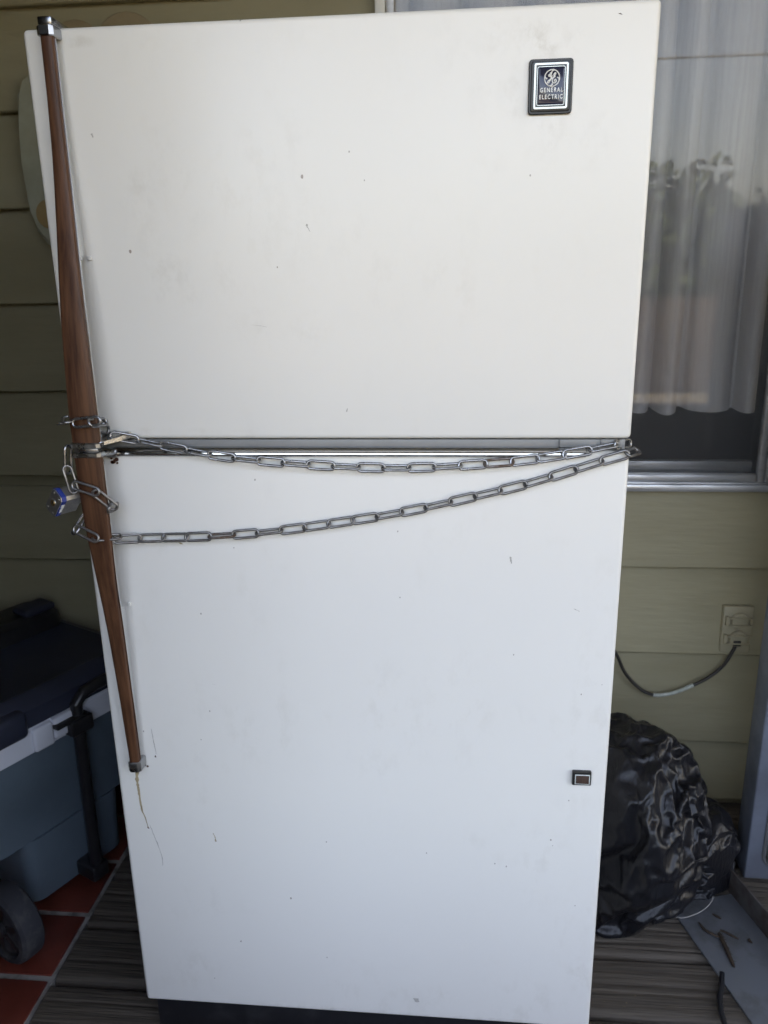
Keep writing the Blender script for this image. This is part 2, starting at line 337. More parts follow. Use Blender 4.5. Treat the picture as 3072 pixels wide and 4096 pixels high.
# ------------------------------------------------------------------ bin bag film, settled while nothing else is in the scene
def slumped_bag():
    """a slack sheet closed round a few lumps, let down by the cloth solver; returns the settled mesh (x, y about 0, floor at z = 0)"""
    tmp = []
    def collider(bm):
        me = bpy.data.meshes.new('collider'); bm.to_mesh(me); bm.free(); o = bpy.data.objects.new('collider', me); COL.objects.link(o); tmp.append(o)
        o.modifiers.new('collision', 'COLLISION'); o.collision.thickness_outer = .004; o.collision.cloth_friction = 12
    bm = bmesh.new(); bmesh.ops.create_grid(bm, x_segments=1, y_segments=1, size=1); collider(bm)
    bm = bmesh.new()
    for c, r_ in (((.01, .01, .12), .120), ((.055, -.01, .285), .085), ((-.045, .03, .295), .090), ((.02, -.03, .33), .080), ((.045, .055, .15), .105), ((-.03, -.075, .10), .098), ((.06, -.07, .115), .078), ((-.05, .0, .20), .085), ((.095, .0, .25), .050), ((-.065, -.02, .385), .040)):
        bmesh.ops.create_icosphere(bm, subdivisions=3, radius=r_, matrix=Matrix.Translation(c))
    collider(bm)
    bm = bmesh.new(); bmesh.ops.create_icosphere(bm, subdivisions=6, radius=1)
    for v in bm.verts:
        d = v.co.normalized(); f = 1 + .16 * d.z * (1 - .3 * d.z) if d.z > 0 else 1
        v.co = Vector((d.x * .190 * f, d.y * .205 * f, max(.008, .262 + d.z * .265))) + d * .006 * noise.noise(d * 5)
        v.co.x = max(v.co.x, -.150 + .01 * noise.noise(d * 4))
    me = bpy.data.meshes.new('sheet'); bm.to_mesh(me); bm.free(); o = bpy.data.objects.new('sheet', me); COL.objects.link(o); tmp.append(o)
    m_ = o.modifiers.new('cloth', 'CLOTH'); c = m_.settings
    c.quality = 5; c.mass = .05; c.tension_stiffness = 12; c.compression_stiffness = 12; c.shear_stiffness = 4; c.bending_stiffness = .02; c.air_damping = 2
    c.shrink_min = -.16; c.use_pressure = True; c.uniform_pressure_force = -.6
    k = m_.collision_settings; k.use_self_collision = True; k.self_distance_min = .003; k.distance_min = .004; k.collision_quality = 2
    for f in range(1, 41): sc.frame_set(f)
    dg = bpy.context.evaluated_depsgraph_get(); out = bpy.data.meshes.new_from_object(o.evaluated_get(dg)); out.name = 'bin_bag'
    for t_ in tmp: bpy.data.objects.remove(t_)
    sc.frame_set(1)
    for p in out.polygons: p.use_smooth = True
    for v in out.vertices: v.co.z = max(v.co.z, .003); v.co.x = max(v.co.x, -.140)
    out.materials.clear(); out.materials.append(M['bag'])
    return out
bag_me = slumped_bag()

# ================================================================== THE SETTING
rnd = random.Random(4)
# ground
bm = bmesh.new(); box(bm, -400, 400, -600, 200, -.32, -.22); g = obj('ground', bm, M['soil'], smooth=False); tag(g, kind='structure')

# deck planks (run along x, grooved by weather)
deck = thing('deck', (.9, 0, 0), kind='structure')
def plank(x0, x1, y0, y1, seed, nx, ny):
    rn = random.Random(seed); gr = []
    for _ in range(13): gr.append((rn.uniform(y0, y1), rn.uniform(.0012, .0032), rn.uniform(.0010, .0036), rn.uniform(0, 50)))
    bm = bmesh.new(); V = []
    for i in range(nx + 1):
        x = x0 + (x1 - x0) * i / nx; row = []
        for j in range(ny + 1):
            s = j / ny; y = y0 + (y1 - y0) * s
            yy = y + .004 * noise.noise((x * 3, seed * 3.1, 0)) + .0022 * noise.noise((x * 9, seed, 5))
            z = 0
            for gy, gw, gd, ph in gr: z -= gd * math.exp(-((yy - gy + .005 * noise.noise((x * 2.3, ph, 1))) / gw) ** 2) * (.65 + .6 * noise.noise((x * 5, ph, 9)))
            e = min(s, 1 - s) * (y1 - y0)
            wob = .002 * noise.noise((x * 14, seed, s > .5))
            if e < .009: z -= (.009 - e) ** 1.5 * 9
            if j in (0, ny): y += wob if j == 0 else -wob
            z += .0012 * noise.noise((x * 6, y * 30, seed))
            row.append(bm.verts.new((x, y, z - .001)))
        V.append(row)
    for i in range(nx):
        for j in range(ny): bm.faces.new((V[i][j], V[i + 1][j], V[i + 1][j + 1], V[i][j + 1]))
    for j, fl in ((0, 1), (ny, -1)):
        lo = [bm.verts.new((V[i][j].co.x, V[i][j].co.y, -.03)) for i in range(nx + 1)]
        for i in range(nx): bm.faces.new((V[i][j], V[i + 1][j], lo[i + 1], lo[i])[::fl])
    for i in (0, nx):
        lo = [bm.verts.new((V[i][j].co.x, V[i][j].co.y, -.03)) for j in range(ny + 1)]
        for j in range(ny): bm.faces.new((V[i][j], V[i][j + 1], lo[j + 1], lo[j]))
    return bm
P = .1406; y = -.0246 - P * 13; k = 0
while y < .76:
    near = y > -.1
    obj('plank', plank(-.243, 2.2 if y > -.1 else 5.0, y + .0050, min(y + P - .0050, .80), k + 3, 150 if near else 12, 40 if near else 8), M['plank'], deck, angle=60)
    y += P; k += 1
bm = bmesh.new(); box(bm, -.22, 5.0, -1.9, .8, -.20, -.05); obj('deck_joist', bm, M['black'], deck, smooth=False)

# tiled floor on the left
bm = bmesh.new(); box(bm, -.88, -.2455, -1.85, .80, -.2, -.004); tf = obj('tile_floor', bm, M['grout'], smooth=False); tag(tf, kind='structure')
bm = bmesh.new(); box(bm, -.0745, .0745, -.0745, .0745, -.010, .0, .0015, 2); tile_me = mesh('tile', bm, M['tile'])
yc = .12 + .0825; rows = [yc - .163 * k for k in range(-4, 12)]; cols = [-.254 - .0745 - .163 * k for k in range(4)]
for yy in rows:
    for xx in cols:
        if yy < .73:
            o = link_obj('tile', tile_me, tf, Matrix.Translation((xx, yy, rnd.uniform(-.0008, .0004))) @ Matrix.Rotation(rnd.choice((0, 1, 2, 3)) * math.pi / 2, 4, 'Z'))

# ------------------------------------------------------------------ house
house = thing('house', (1.0, .8, 0), 'sage green lap-sided house wall with a curtained window behind the refrigerator', 'house')
WX0, WX1, WZ0, WZ1 = .366, 2.35, .835, 2.2     # window opening
HX0, HX1 = -.76, 7.0
bm = bmesh.new()
for a in ((HX0, WX0, .765, .90, -.2, 2.75), (WX1, HX1, .765, .90, -.2, 2.75), (WX0, WX1, .765, .90, -.2, WZ0), (WX0, WX1, .765, .90, WZ1, 2.75)): box(bm, *a)
obj('wall', bm, M['siding'], house, smooth=False)
zs = [.030, .1925, .430, .648, .862, 1.0655, 1.265, 1.4675, 1.661, 1.858, 2.055, 2.25, 2.45, 2.65]
for i, (z0, z1) in enumerate(zip(zs, zs[1:])):
    spans = [(HX0, HX1)] if z1 < .87 and z0 < .8 and z1 <= WZ0 + .03 and i < 3 else [(HX0, WX0 + .003), (WX1 - .003, HX1)] if z0 < WZ1 else [(HX0, HX1)]
    if i == 3: spans = [(HX0, HX1)]
    for a, b_ in spans:
        top = min(z1 + .012, WZ0 - .004) if (i == 3) else z1 + .012
        n = max(2, int((b_ - a) / .12)); bm = bmesh.new(); rings = []
        for s in range(n + 1):
            x = a + (b_ - a) * s / n; w = .0012 * noise.noise((x * 2.5, z0 * 7, 0)); dz = .0015 * noise.noise((x * 1.3, z0 * 5, 3))
            rings.append([Vector((x, .7335 + w, z0 + dz + .0025)), Vector((x, .7362 + w, z0 + dz)), Vector((x, .7635, z0 + dz)), Vector((x, .7635, top)), Vector((x, .7550 + w * .3, top))])
        loft(bm, rings); obj('siding_board', bm, M['siding'], house, angle=25)
bm = bmesh.new(); box(bm, HX0, HX1, -1.6, .95, 2.62, 2.70); obj('porch_ceiling', bm, M['ceiling'], house, smooth=False)
bm = bmesh.new(); prism(bm, [Vector((HX0 - .3, -1.65, 2.70)), Vector((HX0 - .3, 4.0, 4.6)), Vector((HX0 - .3, 9.5, 2.70))], (HX1 - HX0 + .6, 0, 0)); obj('roof', bm, M['shingle'], house, smooth=False)
bm = bmesh.new(); box(bm, HX0 - .12, HX0, -1.9, .9, -.2, 2.62); obj('side_shade_wall', bm, M['shade_wall'], house, smooth=False)  # added out of view, blocks light from the left
bm = bmesh.new(); box(bm, HX0 + .001, -.07, -.72, -.64, -.2, 2.619); obj('front_shade_wall', bm, M['shade_wall'], house, smooth=False)  # added out of view, keeps front light off the siding left of the refrigerator
for i in range(13):
    bm = bmesh.new(); z0 = .03 + i * .2
    loft(bm, [[Vector((HX0 + .022, yy, z0)), Vector((HX0 + .001, yy, z0)), Vector((HX0 + .001, yy, z0 + .19)), Vector((HX0 + .008, yy, z0 + .19))] for yy in (-.63, .72)])
    obj('siding_board', bm, M['shade_wall'], house, smooth=False)  # lap boards of the added side wall, unseen as well
bm = bmesh.new()
for a in ((.1, 4.1, 4.4, 4.5, -.2, 2.62), (.0, .1, .9, 4.5, -.2, 2.62), (4.1, 4.2, .9, 4.5, -.2, 2.62), (.1, 4.1, .9, 4.4, -.2, -.1), (.1, 4.1, .951, 4.4, 2.52, 2.615)): box(bm, *a)
obj('room_interior', bm, M['room'], house, smooth=False)

# window: aluminium slider with insect screen
win = thing('window', (1.2, .75, WZ0)); win.parent = house; win.matrix_parent_inverse = WORLD[house.name].inverted()
bm = bmesh.new(); box(bm, WX0 - .012, WX1 + .012, .722, .775, .8345, .8500, .002); box(bm, WX0 - .012, WX1 + .012, .728, .775, .8505, .8545, .001); obj('sill', bm, M['alu'], win)
bm = bmesh.new(); box(bm, WX0 + .02, 1.199, .731, .748, .8550, .8715, .0025); box(bm, WX0 + .02, 1.199, .7335, .748, .8718, .8740, .0008); obj('bottom_rail', bm, M['alu'], win)
bm = bmesh.new(); box(bm, 1.2005, 1.2155, .7305, .7495, .8550, WZ1 - .02, .0025); obj('stile', bm, M['alu'], win)
bm = bmesh.new(); box(bm, 1.2170, 1.2290, .7285, .7600, .8550, WZ1 - .02, .002); obj('stile', bm, M['alu'], win)
bm = bmesh.new(); box(bm, 1.2305, 1.2550, .7345, .7600, .8550, WZ1 - .02, .002); obj('stile', bm, M['alu'], win)
bm = bmesh.new(); box(bm, WX0 - .002, WX0 + .0185, .726, .790, .8550, WZ1, .002); obj('jamb', bm, M['white_trim'], win)
bm = bmesh.new(); box(bm, WX0 + .0200, WX0 + .0360, .732, .748, .8745, WZ1 - .02, .002); obj('stile', bm, M['alu'], win)
bm = bmesh.new(); box(bm, WX1 - .03, WX1 + .002, .726, .790, .8550, WZ1, .002); obj('jamb', bm, M['alu'], win)
bm = bmesh.new(); box(bm, WX0, WX1, .724, .790, WZ1 - .018, WZ1 + .02, .002); obj('head', bm, M['alu'], win)
bm = bmesh.new(); box(bm, 1.256, WX1 - .031, .736, .756, .8550, .8800, .0025); obj('bottom_rail', bm, M['alu'], win)
bm = bmesh.new(); box(bm, WX0 + .03, 1.203, .7390, .7396, .872, WZ1 - .015); obj('insect_screen', bm, M['screen'], win, smooth=False)
bm = bmesh.new(); box(bm, WX0 + .01, 1.225, .762, .766, .8550, WZ1 - .01); obj('pane', bm, M['glass'], win, smooth=False)
bm = bmesh.new(); box(bm, 1.24, WX1 - .02, .7480, .7520, .870, WZ1 - .01); obj('pane', bm, M['glass'], win, smooth=False)
bm = bmesh.new(); box(bm, WX0 + .0, WX1, .768, .905, .8360, .8680, .002); obj('inner_sill', bm, mat('inner sill', (.22, .22, .24), .5), win)
bm = bmesh.new(); box(bm, WX0 + .02, 1.2, .7685, .790, .8690, .8950, .003); obj('sash_rail', bm, M['alu'], win)

# curtain inside
def curtain(x0, x1, zb, zt):
    bm = bmesh.new(); nx, nz = 260, 40; V = []
    folds = [(.36, .42), (.428, .53), (.54, .66), (.668, .76), (.770, .86), (.868, .93), (.936, .990), (.997, 1.054), (1.070, 1.178), (1.187, 1.236)]
    def yoff(x, z):
        for a, b_ in folds:
            if a <= x <= b_:
                t = (x - a) / (b_ - a); return 1 - max(0, math.sin(math.pi * t ** .8)) ** .5 * (.8 + .2 * math.sin(a * 40))
        return 1.0
    for j in range(nz + 1):
        row = []; t = j / nz
        for i in range(nx + 1):
            x = x0 + (x1 - x0) * i / nx
            xs = x + .012 * noise.noise((x * 3, t * 1.2, 0)) * t
            yo = yoff(xs, t)
            yy = .826 + .080 * yo + .006 * noise.noise((x * 14, t * 1.5, 4)) + .0025 * noise.noise((x * 45, t * 3, 8))
            zlow = zb + .008 * yo + .004 * noise.noise((x * 9, 3, 0))
            row.append(bm.verts.new((x, yy, zlow + (zt - zlow) * t)))
        V.append(row)
    for j in range(nz):
        for i in range(nx): bm.faces.new((V[j][i], V[j][i + 1], V[j + 1][i + 1], V[j + 1][i]))
    return bm
cu = thing('curtain', (.8, .86, .985), 'grey-white sheer curtain hanging in soft folds inside the window', 'curtain')
obj('fabric', curtain(.375, 1.232, .990, 2.19), M['curtain'], cu, angle=80)
hb = curtain(.375, 1.232, .9895, 2.19)
for v in hb.verts: v.co.y -= .0016
bmesh.ops.delete(hb, geom=[v for v in hb.verts if v.co.z > 1.085], context='VERTS'); obj('hem', hb, M['curtain'], cu, angle=80)
bm = bmesh.new(); tube(bm, [(.36, .852, 2.19), (1.24, .852, 2.19)], .008); obj('rod', bm, M['alu'], cu)

# half wall added behind the camera, out of view, to dim the lower doors
hw = thing('added_half_wall', (.8, -1.8, 0), 'brown half wall added out of view to shade the lower refrigerator door', 'wall')
bm = bmesh.new(); box(bm, HX0, 6.0, -1.84, -1.78, -.1, .60); obj('core', bm, M['half_wall'], hw, smooth=False)
bm = bmesh.new(); box(bm, HX0, 6.02, -1.87, -1.75, .601, .635, .004); obj('cap', bm, M['half_wall'], hw)

# ------------------------------------------------------------------ yard seen in the glass
fence = thing('added_fence', (6, -8.5, -.22), 'low brown board fence added across the yard, mirrored in the window to cover sunlit ground', 'fence')  # added so the glass does not mirror the bright ground
bm = bmesh.new(); box(bm, -.072, .072, -.011, .011, 0, 1.26, .004); fb_me = mesh('fence_board', bm, mat('fence board', (.060, .046, .035), .85, col2=(.045, .036, .028), nscale=6, stretch=(8, 8, 1), rand=.25))
for k in range(110): link_obj('fence_board', fb_me, fence, Matrix.Translation((-4 + k * .152, -8.5, -.22 + rnd.uniform(-.012, .012))))
for zz in (.1, .75):
    bm = bmesh.new(); box(bm, -4.1, 12.8, -8.56, -8.513, zz, zz + .09); obj('rail', bm, M['bark'], fence, smooth=False)
leafb = bmesh.new(); rl = random.Random(9)
for _ in range(2600):
    d = Vector((rl.gauss(0, 1), rl.gauss(0, 1), rl.gauss(0, 1))).normalized(); rr = rl.uniform(.55, 1.0) * (1 + .28 * noise.noise(d * 2.2))
    p = d * rr; a = Vector((rl.gauss(0, 1), rl.gauss(0, 1), rl.gauss(0, 1))).normalized(); b_ = a.orthogonal().normalized(); s = rl.uniform(.05, .10)
    q = [leafb.verts.new(p + a * s), leafb.verts.new(p + b_ * s * .6), leafb.verts.new(p - a * s), leafb.verts.new(p - b_ * s * .6)]; leafb.faces.new(q)
crown_me = mesh('crown', leafb, M['leaf'], smooth=False)
trunkb = bmesh.new(); tube(trunkb, [(0, 0, 0), (.02, .01, .5), (0, 0, 1.0), (.05, .02, 1.5)], .1, 8, rf=lambda t: .11 * (1 - .6 * t))
for sx_, sy_ in ((.5, .2), (-.45, .1), (.1, -.5)): tube(trunkb, [(0, 0, .9), (sx_ * .6, sy_ * .6, 1.4), (sx_, sy_, 1.9)], .04, 6, rf=lambda t: .05 * (1 - .7 * t))
trunk_me = mesh('trunk', trunkb, M['bark'])
TL = ['round leafy yard tree mirrored in the window glass next to the refrigerator', 'low leafy yard tree mirrored in the middle of the window glass', 'tallest yard tree, mirrored toward the right edge of the window glass']
for i, (x, y_, rx_, rz_, zc) in enumerate(((4.6, -15, 1.9, 1.75, 1.75), (7.4, -17, 1.9, 1.5, 1.5), (10.6, -17.5, 2.2, 2.4, 2.3))):
    t = thing('tree', (x, y_, -.22), TL[i], 'tree')
    c = link_obj('crown', crown_me, t, Matrix.Translation((x, y_, zc)) @ Matrix.Rotation(i * 1.3, 4, 'Z') @ Matrix.Diagonal((rx_, rx_, rz_, 1)))
    link_obj('trunk', trunk_me, t, Matrix.Translation((x, y_, -.22)) @ Matrix.Diagonal((1, 1, (zc) / 1.6, 1)))
bm = bmesh.new(); tube(bm, [(-20 + 60 * k / 20, -13, 4.9 + .0012 * (k - 10) ** 2) for k in range(21)], .018, 6); w = obj('utility_wire', bm, M['black']); tag(w, 'dark overhead utility wire mirrored as a line across the window', 'wire')

# ================================================================== REFRIGERATOR
ZT, ZF, ZL, ZB = 1.6018, 1.0952, 1.0787, .100
fr = thing('refrigerator', (.38, .37, 0), 'old white two-door refrigerator with a chain around its long walnut handle', 'refrigerator')
bm = bmesh.new(); box(bm, .004, .756, .064, .715, .030, 1.590, .006); obj('cabinet', bm, M['enamel'], fr)
bm = bmesh.new(); box(bm, .012, .748, .0565, .0635, 1.100, 1.586); box(bm, .012, .748, .0565, .0635, .112, 1.070); obj('gasket', bm, M['gasket'], fr, smooth=False)
bm = bmesh.new(); box(bm, .006, .754, .0066, .0632, 1.0800, 1.0936, .001); obj('mullion', bm, M['gap'], fr)
fz = None
bm = bmesh.new(); box(bm, 0, .76, 0, .056, ZF, ZT, .0065, 4); fz = obj('freezer_door', bm, M['enamel'], fr)
bm = bmesh.new(); box(bm, 0, .76, 0, .056, ZB, ZL, .0065, 4); ld = obj('refrigerator_door', bm, M['enamel'], fr)
bm = bmesh.new(); box(bm, .004, .756, .030, .0600, .010, .0960, .003); obj('kick_plate', bm, M['kick'], fr)
for x in (.03, .72):
    for yy in (.1, .66):
        bm = bmesh.new(); disc_solid(bm, (x, yy, .0), (0, 0, 1), .018, .031, 16); obj('foot', bm, M['black'], fr)
# chrome trim along the top of the lower door
bm = bmesh.new(); loft(bm, [[Vector((x, y_, z)) for y_, z in ((-.0003, 1.0708), (-.0030, 1.0712), (-.0056, 1.0730), (-.0066, 1.0752), (-.0062, 1.0772), (-.0046, 1.0788), (-.0020, 1.0802), (.0020, 1.0826), (.0050, 1.0840), (.0062, 1.0840), (.0062, 1.0790), (-.0003, 1.0790))] for x in (.058, .702)])
obj('chrome_trim', bm, M['chrome'], fr)
# hinge in the gap on the right
bm = bmesh.new(); box(bm, .668, .716, .003, .03, 1.0835, 1.0940, .001); box(bm, .722, .748, .004, .03, 1.0860, 1.0940, .001); obj('hinge', bm, M['gap'], fr)
bm = bmesh.new(); disc_solid(bm, (.733, .018, 1.0790), (0, 0, 1), .006, .0155, 14); disc_solid(bm, (.741, .006, 1.0895), (0, -1, 0), .003, .004, 12); obj('hinge_pin', bm, M['dull_chrome'], fr)

# long handle: two halves, wood inlay on a chrome spine
def hstations(st, n=70):
    out = []
    for k in range(n + 1):
        t = k / n * (len(st) - 1); i = min(int(t), len(st) - 2); f = t - i
        p0, p1, p2, p3 = st[max(i - 1, 0)], st[i], st[i + 1], st[min(i + 2, len(st) - 1)]
        z = p1[0] + (p2[0] - p1[0]) * f
        out.append([z] + [.5 * (2 * b_ + (c_ - a_) * f + (2 * a_ - 5 * b_ + 4 * c_ - d2) * f * f + (3 * b_ - a_ - 3 * c_ + d2) * f ** 3) for a_, b_, c_, d2 in zip(p0[1:], p1[1:], p2[1:], p3[1:])])
    return out
UP = [(1.5900, .0152, -.0220), (1.52, .0156, -.0240), (1.45, .0180, -.0275), (1.375, .0226, -.0340), (1.32, .0270, -.0400), (1.25, .0320, -.0460), (1.155, .0362, -.0510), (1.0990, .0368, -.0520)]
LO = [(1.0815, .0366, -.0520), (.99, .0340, -.0500), (.905, .0262, -.0440), (.82, .0215, -.0350), (.72, .0180, -.0285), (.66, .0168, -.0250), (.590, .0150, -.0220)]
HX = .0402
def handle(st, lift_z, sign, name_lab):
    S = hstations(st)
    hb = bmesh.new(); rings = []
    for z, w, yf in S:                         # spine
        hw_ = w / 2 + .0015; yb = yf + .0125
        t = max(0, min(1, ((z - lift_z) * sign + .012) / .024)); t = t * t * (3 - 2 * t); back = yb + (-.0005 - yb) * t; ins = .0012 + .0045 * t * min(1, hw_ / .012)
        rings.append([Vector((HX - hw_, yf + .0075, z)), Vector((HX + hw_, yf + .0075, z)), Vector((HX + hw_ - ins, back, z)), Vector((HX - hw_ + ins, back, z))])
    loft(hb, rings); h = obj('handle', hb, M['bright_chrome'], fr, angle=40)
    wb = bmesh.new(); rings = []
    for z, w, yf in S:                         # wood inlay, rounded front
        r = []
        for k in range(13):
            a = math.pi * k / 12; r.append(Vector((HX - math.cos(a) * w / 2, yf + .0068 - .0068 * (max(0, math.sin(a)) ** .30), z)))
        rings.append(r)
    loft(wb, rings); obj('wood_grip', wb, M['wood'], h, angle=50)
    return h
h1 = handle(UP, 1.336, 1, ''); h2 = handle(LO, .850, -1, '')
def cap_block(parent, z0, z1, w, yf, yb, matl, name='end_cap', taper=0.0):
    bm = bmesh.new(); rings = []
    for z, e in ((z0, -.0012), (z0 + .0012, 0), (z1 - .0012, 0), (z1, -.0012)):
        hw_ = w / 2 + e; c = .0042
        rings.append([Vector((HX - hw_, yb, z)), Vector((HX - hw_, yf + c - e, z)), Vector((HX - hw_ + c, yf - e, z)), Vector((HX + hw_ - c, yf - e, z)), Vector((HX + hw_, yf + c - e, z)), Vector((HX + hw_, yb, z))])
    loft(bm, rings); return obj(name, bm, matl, parent, angle=20)
cap_block(h1, 1.5870, 1.5990, .0205, -.0248, -.0003, M['cap_chrome'])
bm = bmesh.new(); box(bm, HX - .0088, HX + .0088, -.0205, .0300, 1.5995, 1.6085, .0015); obj('cap_bracket', bm, M['cap_chrome'], h1)
cap_block(h2, .5760, .5930, .0200, -.0240, -.0003, M['dull_chrome'])
cap_block(h1, 1.0925, 1.1000, .0405, -.0545, -.0375, M['dull_chrome'], 'band')
cap_block(h2, 1.0800, 1.0872, .0405, -.0545, -.0375, M['dull_chrome'], 'band')
bm = bmesh.new(); box(bm, HX - .0165, HX + .0165, -.0510, -.0400, 1.0873, 1.0924, .0005); obj('band_filler', bm, M['dull_chrome'], h2)
# brackets that carry the middle of the handle
bm = bmesh.new(); loft(bm, [[Vector((x, y_, z)) for x, z in ((x0, z0), (x1, z0), (x1, z1), (x0, z1))] for y_, x0, x1, z0, z1 in ((-.0376, .034, .058, 1.0940, 1.0990), (-.018, .050, .072, 1.0955, 1.1010), (-.0006, .058, .084, 1.0975, 1.1060))]); obj('bracket', bm, M['dull_chrome'], h1, angle=20)
bm = bmesh.new(); tube(bm, [(.050, -.039, 1.0830), (.0535, -.026, 1.0815), (.0560, -.014, 1.0795), (.0560, -.005, 1.0775), (.060, -.0035, 1.0755)], .0048, 12); box(bm, .0470, .0620, -.0065, .0005, 1.0700, 1.0815, .002); obj('bracket', bm, M['dull_chrome'], h2)
bm = bmesh.new(); box(bm, HX + .0105, HX + .0165, -.0030, .0002, 1.3320, 1.3375, .001); obj('mount_tab', bm, M['white_trim'], h1)
bm = bmesh.new(); box(bm, HX + .0100, HX + .0150, -.0030, .0002, .8455, .8520, .001); obj('mount_tab', bm, M['white_trim'], h2)
bm = bmesh.new()
for k in range(7): disc_solid(bm, (.0545 + rnd.uniform(-.007, .005), -.0004, 1.0655 + rnd.uniform(-.004, .004)), (0, -1, 0), rnd.uniform(.0012, .003), .0012, 7)
tag(obj('rust_patch', bm, M['rust'], ld, smooth=False), 'rusty chip under the handle bracket')
bm = bmesh.new()
for k in range(12): disc_solid(bm, (HX + rnd.uniform(-.010, .013), -.0002, .5745 + rnd.uniform(-.003, .002)), (0, -1, 0), rnd.uniform(.0007, .002), .0008, 6)
tag(obj('rust_patch', bm, M['rust'], ld, smooth=False), 'rusty grime under the handle end')

# thin marks on the paint: drip below the handle, scratches
def streak(pts, name, matl, parent, lab=None, seed=1):
    rn = random.Random(seed); bm = bmesh.new(); L_, R_ = [], []; dense = []
    for (x0, z0, w0), (x1, z1, w1) in zip(pts, pts[1:]):
        for k in range(6):
            t = k / 6; dense.append((x0 + (x1 - x0) * t, z0 + (z1 - z0) * t, w0 + (w1 - w0) * t))
    dense.append(pts[-1])
    for x, z, w_ in dense:
        jx = rn.uniform(-.0004, .0004); w_ *= rn.uniform(.65, 1.25)
        L_.append((x + jx - w_ / 2, z)); R_.append((x + jx + w_ / 2, z))
    A = [bm.verts.new((x, -.0003, z)) for x, z in L_]; B = [bm.verts.new((x, -.0003, z)) for x, z in R_]
    for i in range(len(A) - 1): bm.faces.new((A[i], A[i + 1], B[i + 1], B[i]))
    o = obj(name, bm, matl, parent, smooth=False)
    if lab: tag(o, lab)
    return o
streak([(.0340, .577, .010), (.0332, .564, .0062), (.0318, .548, .0056), (.0318, .532, .0036), (.0325, .509, .0028), (.0336, .490, .0030), (.0382, .474, .0017), (.0398, .4625, .0014), (.041, .4577, .0018)], 'drip_stain', M['drip'], ld, 'tan drip running down from the handle end', 2)
streak([(.0405, .4590, .0030), (.0412, .4560, .0022)], 'drip_stain', M['rust'], ld, seed=3)
streak([(.0440, .4627, .0008), (.0476, .4485, .0011), (.0505, .4360, .0009), (.0520, .431, .0018), (.056, .4152, .0006), (.0585, .400, .0012), (.0580, .385, .0008)], 'scratch', M['scuff'], ld, seed=4)
for i, (pts, par, mm) in enumerate((
    ([(.262, 1.2475, .0010), (.272, 1.2465, .0022), (.283, 1.2445, .0014)], fz, 'scuff'), ([(.341, 1.3690, .0015), (.346, 1.3610, .0008)], fz, 'scuff'),
    ([(.0745, 1.483, .0025), (.0752, 1.4785, .0020)], fz, 'scuff'), ([(.386, 1.1370, .0010), (.3855, 1.1325, .0022)], fz, 'scuff'), ([(.713, 1.588, .0030), (.716, 1.5865, .0010)], fz, 'rust'),
    ([(.138, .945, .0035), (.141, .9425, .0045)], ld, 'drip'), ([(.1480, .4530, .0010), (.1500, .4460, .0014), (.1510, .4370, .0026)], ld, 'drip'), ([(.698, .8540, .0020), (.706, .8500, .0010)], ld, 'scuff'),
    ([(.0645, .640, .0008), (.066, .620, .0012), (.068, .595, .0008)], ld, 'scuff'), ([(.066, .5925, .0020), (.0665, .5890, .0026)], ld, 'rust'), ([(.472, .1420, .0100), (.474, .1340, .0060)], ld, 'scuff'),
    ([(.608, .930, .0030), (.6095, .9200, .0016)], ld, 'scuff'), ([(.167, .7200, .0010), (.173, .7195, .0018)], ld, 'scuff'))):
    streak(pts, 'scratch', M[mm], par, seed=20 + i)

# badge
bx0, bx1, bz0, bz1 = .6127, .6636, 1.4852, 1.5440; bcx, bcz = (bx0 + bx1) / 2, (bz0 + bz1) / 2
def rr3(hx, hz, r, y_): return [Vector((bcx + p.x, y_, bcz + p.y)) for p in rrect(-hx, hx, -hz, hz, r)]
BW, BH = (bx1 - bx0) / 2, (bz1 - bz0) / 2
bm = bmesh.new(); loft(bm, [rr3(BW, BH, .004, -.0002), rr3(BW, BH, .004, -.0030), rr3(BW - .0010, BH - .0010, .0034, -.0042), rr3(BW - .0024, BH - .0024, .003, -.0042), rr3(BW - .0034, BH - .0034, .003, -.0068), rr3(BW - .0060, BH - .0060, .003, -.0072)])
bd = obj('badge', bm, M['badge_frame'], fr, angle=25)
def frame_ring(hx, hz, w_, y0, y1, r, name, matl):
    bm = bmesh.new(); A = [rr3(hx, hz, r, y0), rr3(hx, hz, r, y1), rr3(hx - w_, hz - w_, max(r - w_, .0006), y1), rr3(hx - w_, hz - w_, max(r - w_, .0006), y0)]
    R_ = [[bm.verts.new(p) for p in q] for q in A]; n = len(R_[0])
    for a, b_ in zip(R_, R_[1:]):
        for k in range(n): bm.faces.new((a[k], a[(k + 1) % n], b_[(k + 1) % n], b_[k]))
    return obj(name, bm, matl, bd, smooth=False)
frame_ring(BW - .0060, BH - .0052, .0020, -.0071, -.0077, .002, 'outer_border', M['badge_line'])
frame_ring(BW - .0094, BH - .0088, .0006, -.0071, -.0077, .0022, 'inner_border', M['badge_line'])
bm = bmesh.new(); loft(bm, [rr3(BW - .0102, BH - .0096, .002, -.0070), rr3(BW - .0104, BH - .0098, .002, -.0082), rr3(BW - .0118, BH - .0112, .0014, -.0092)]); obj('face', bm, M['badge_face'], bd, angle=40)
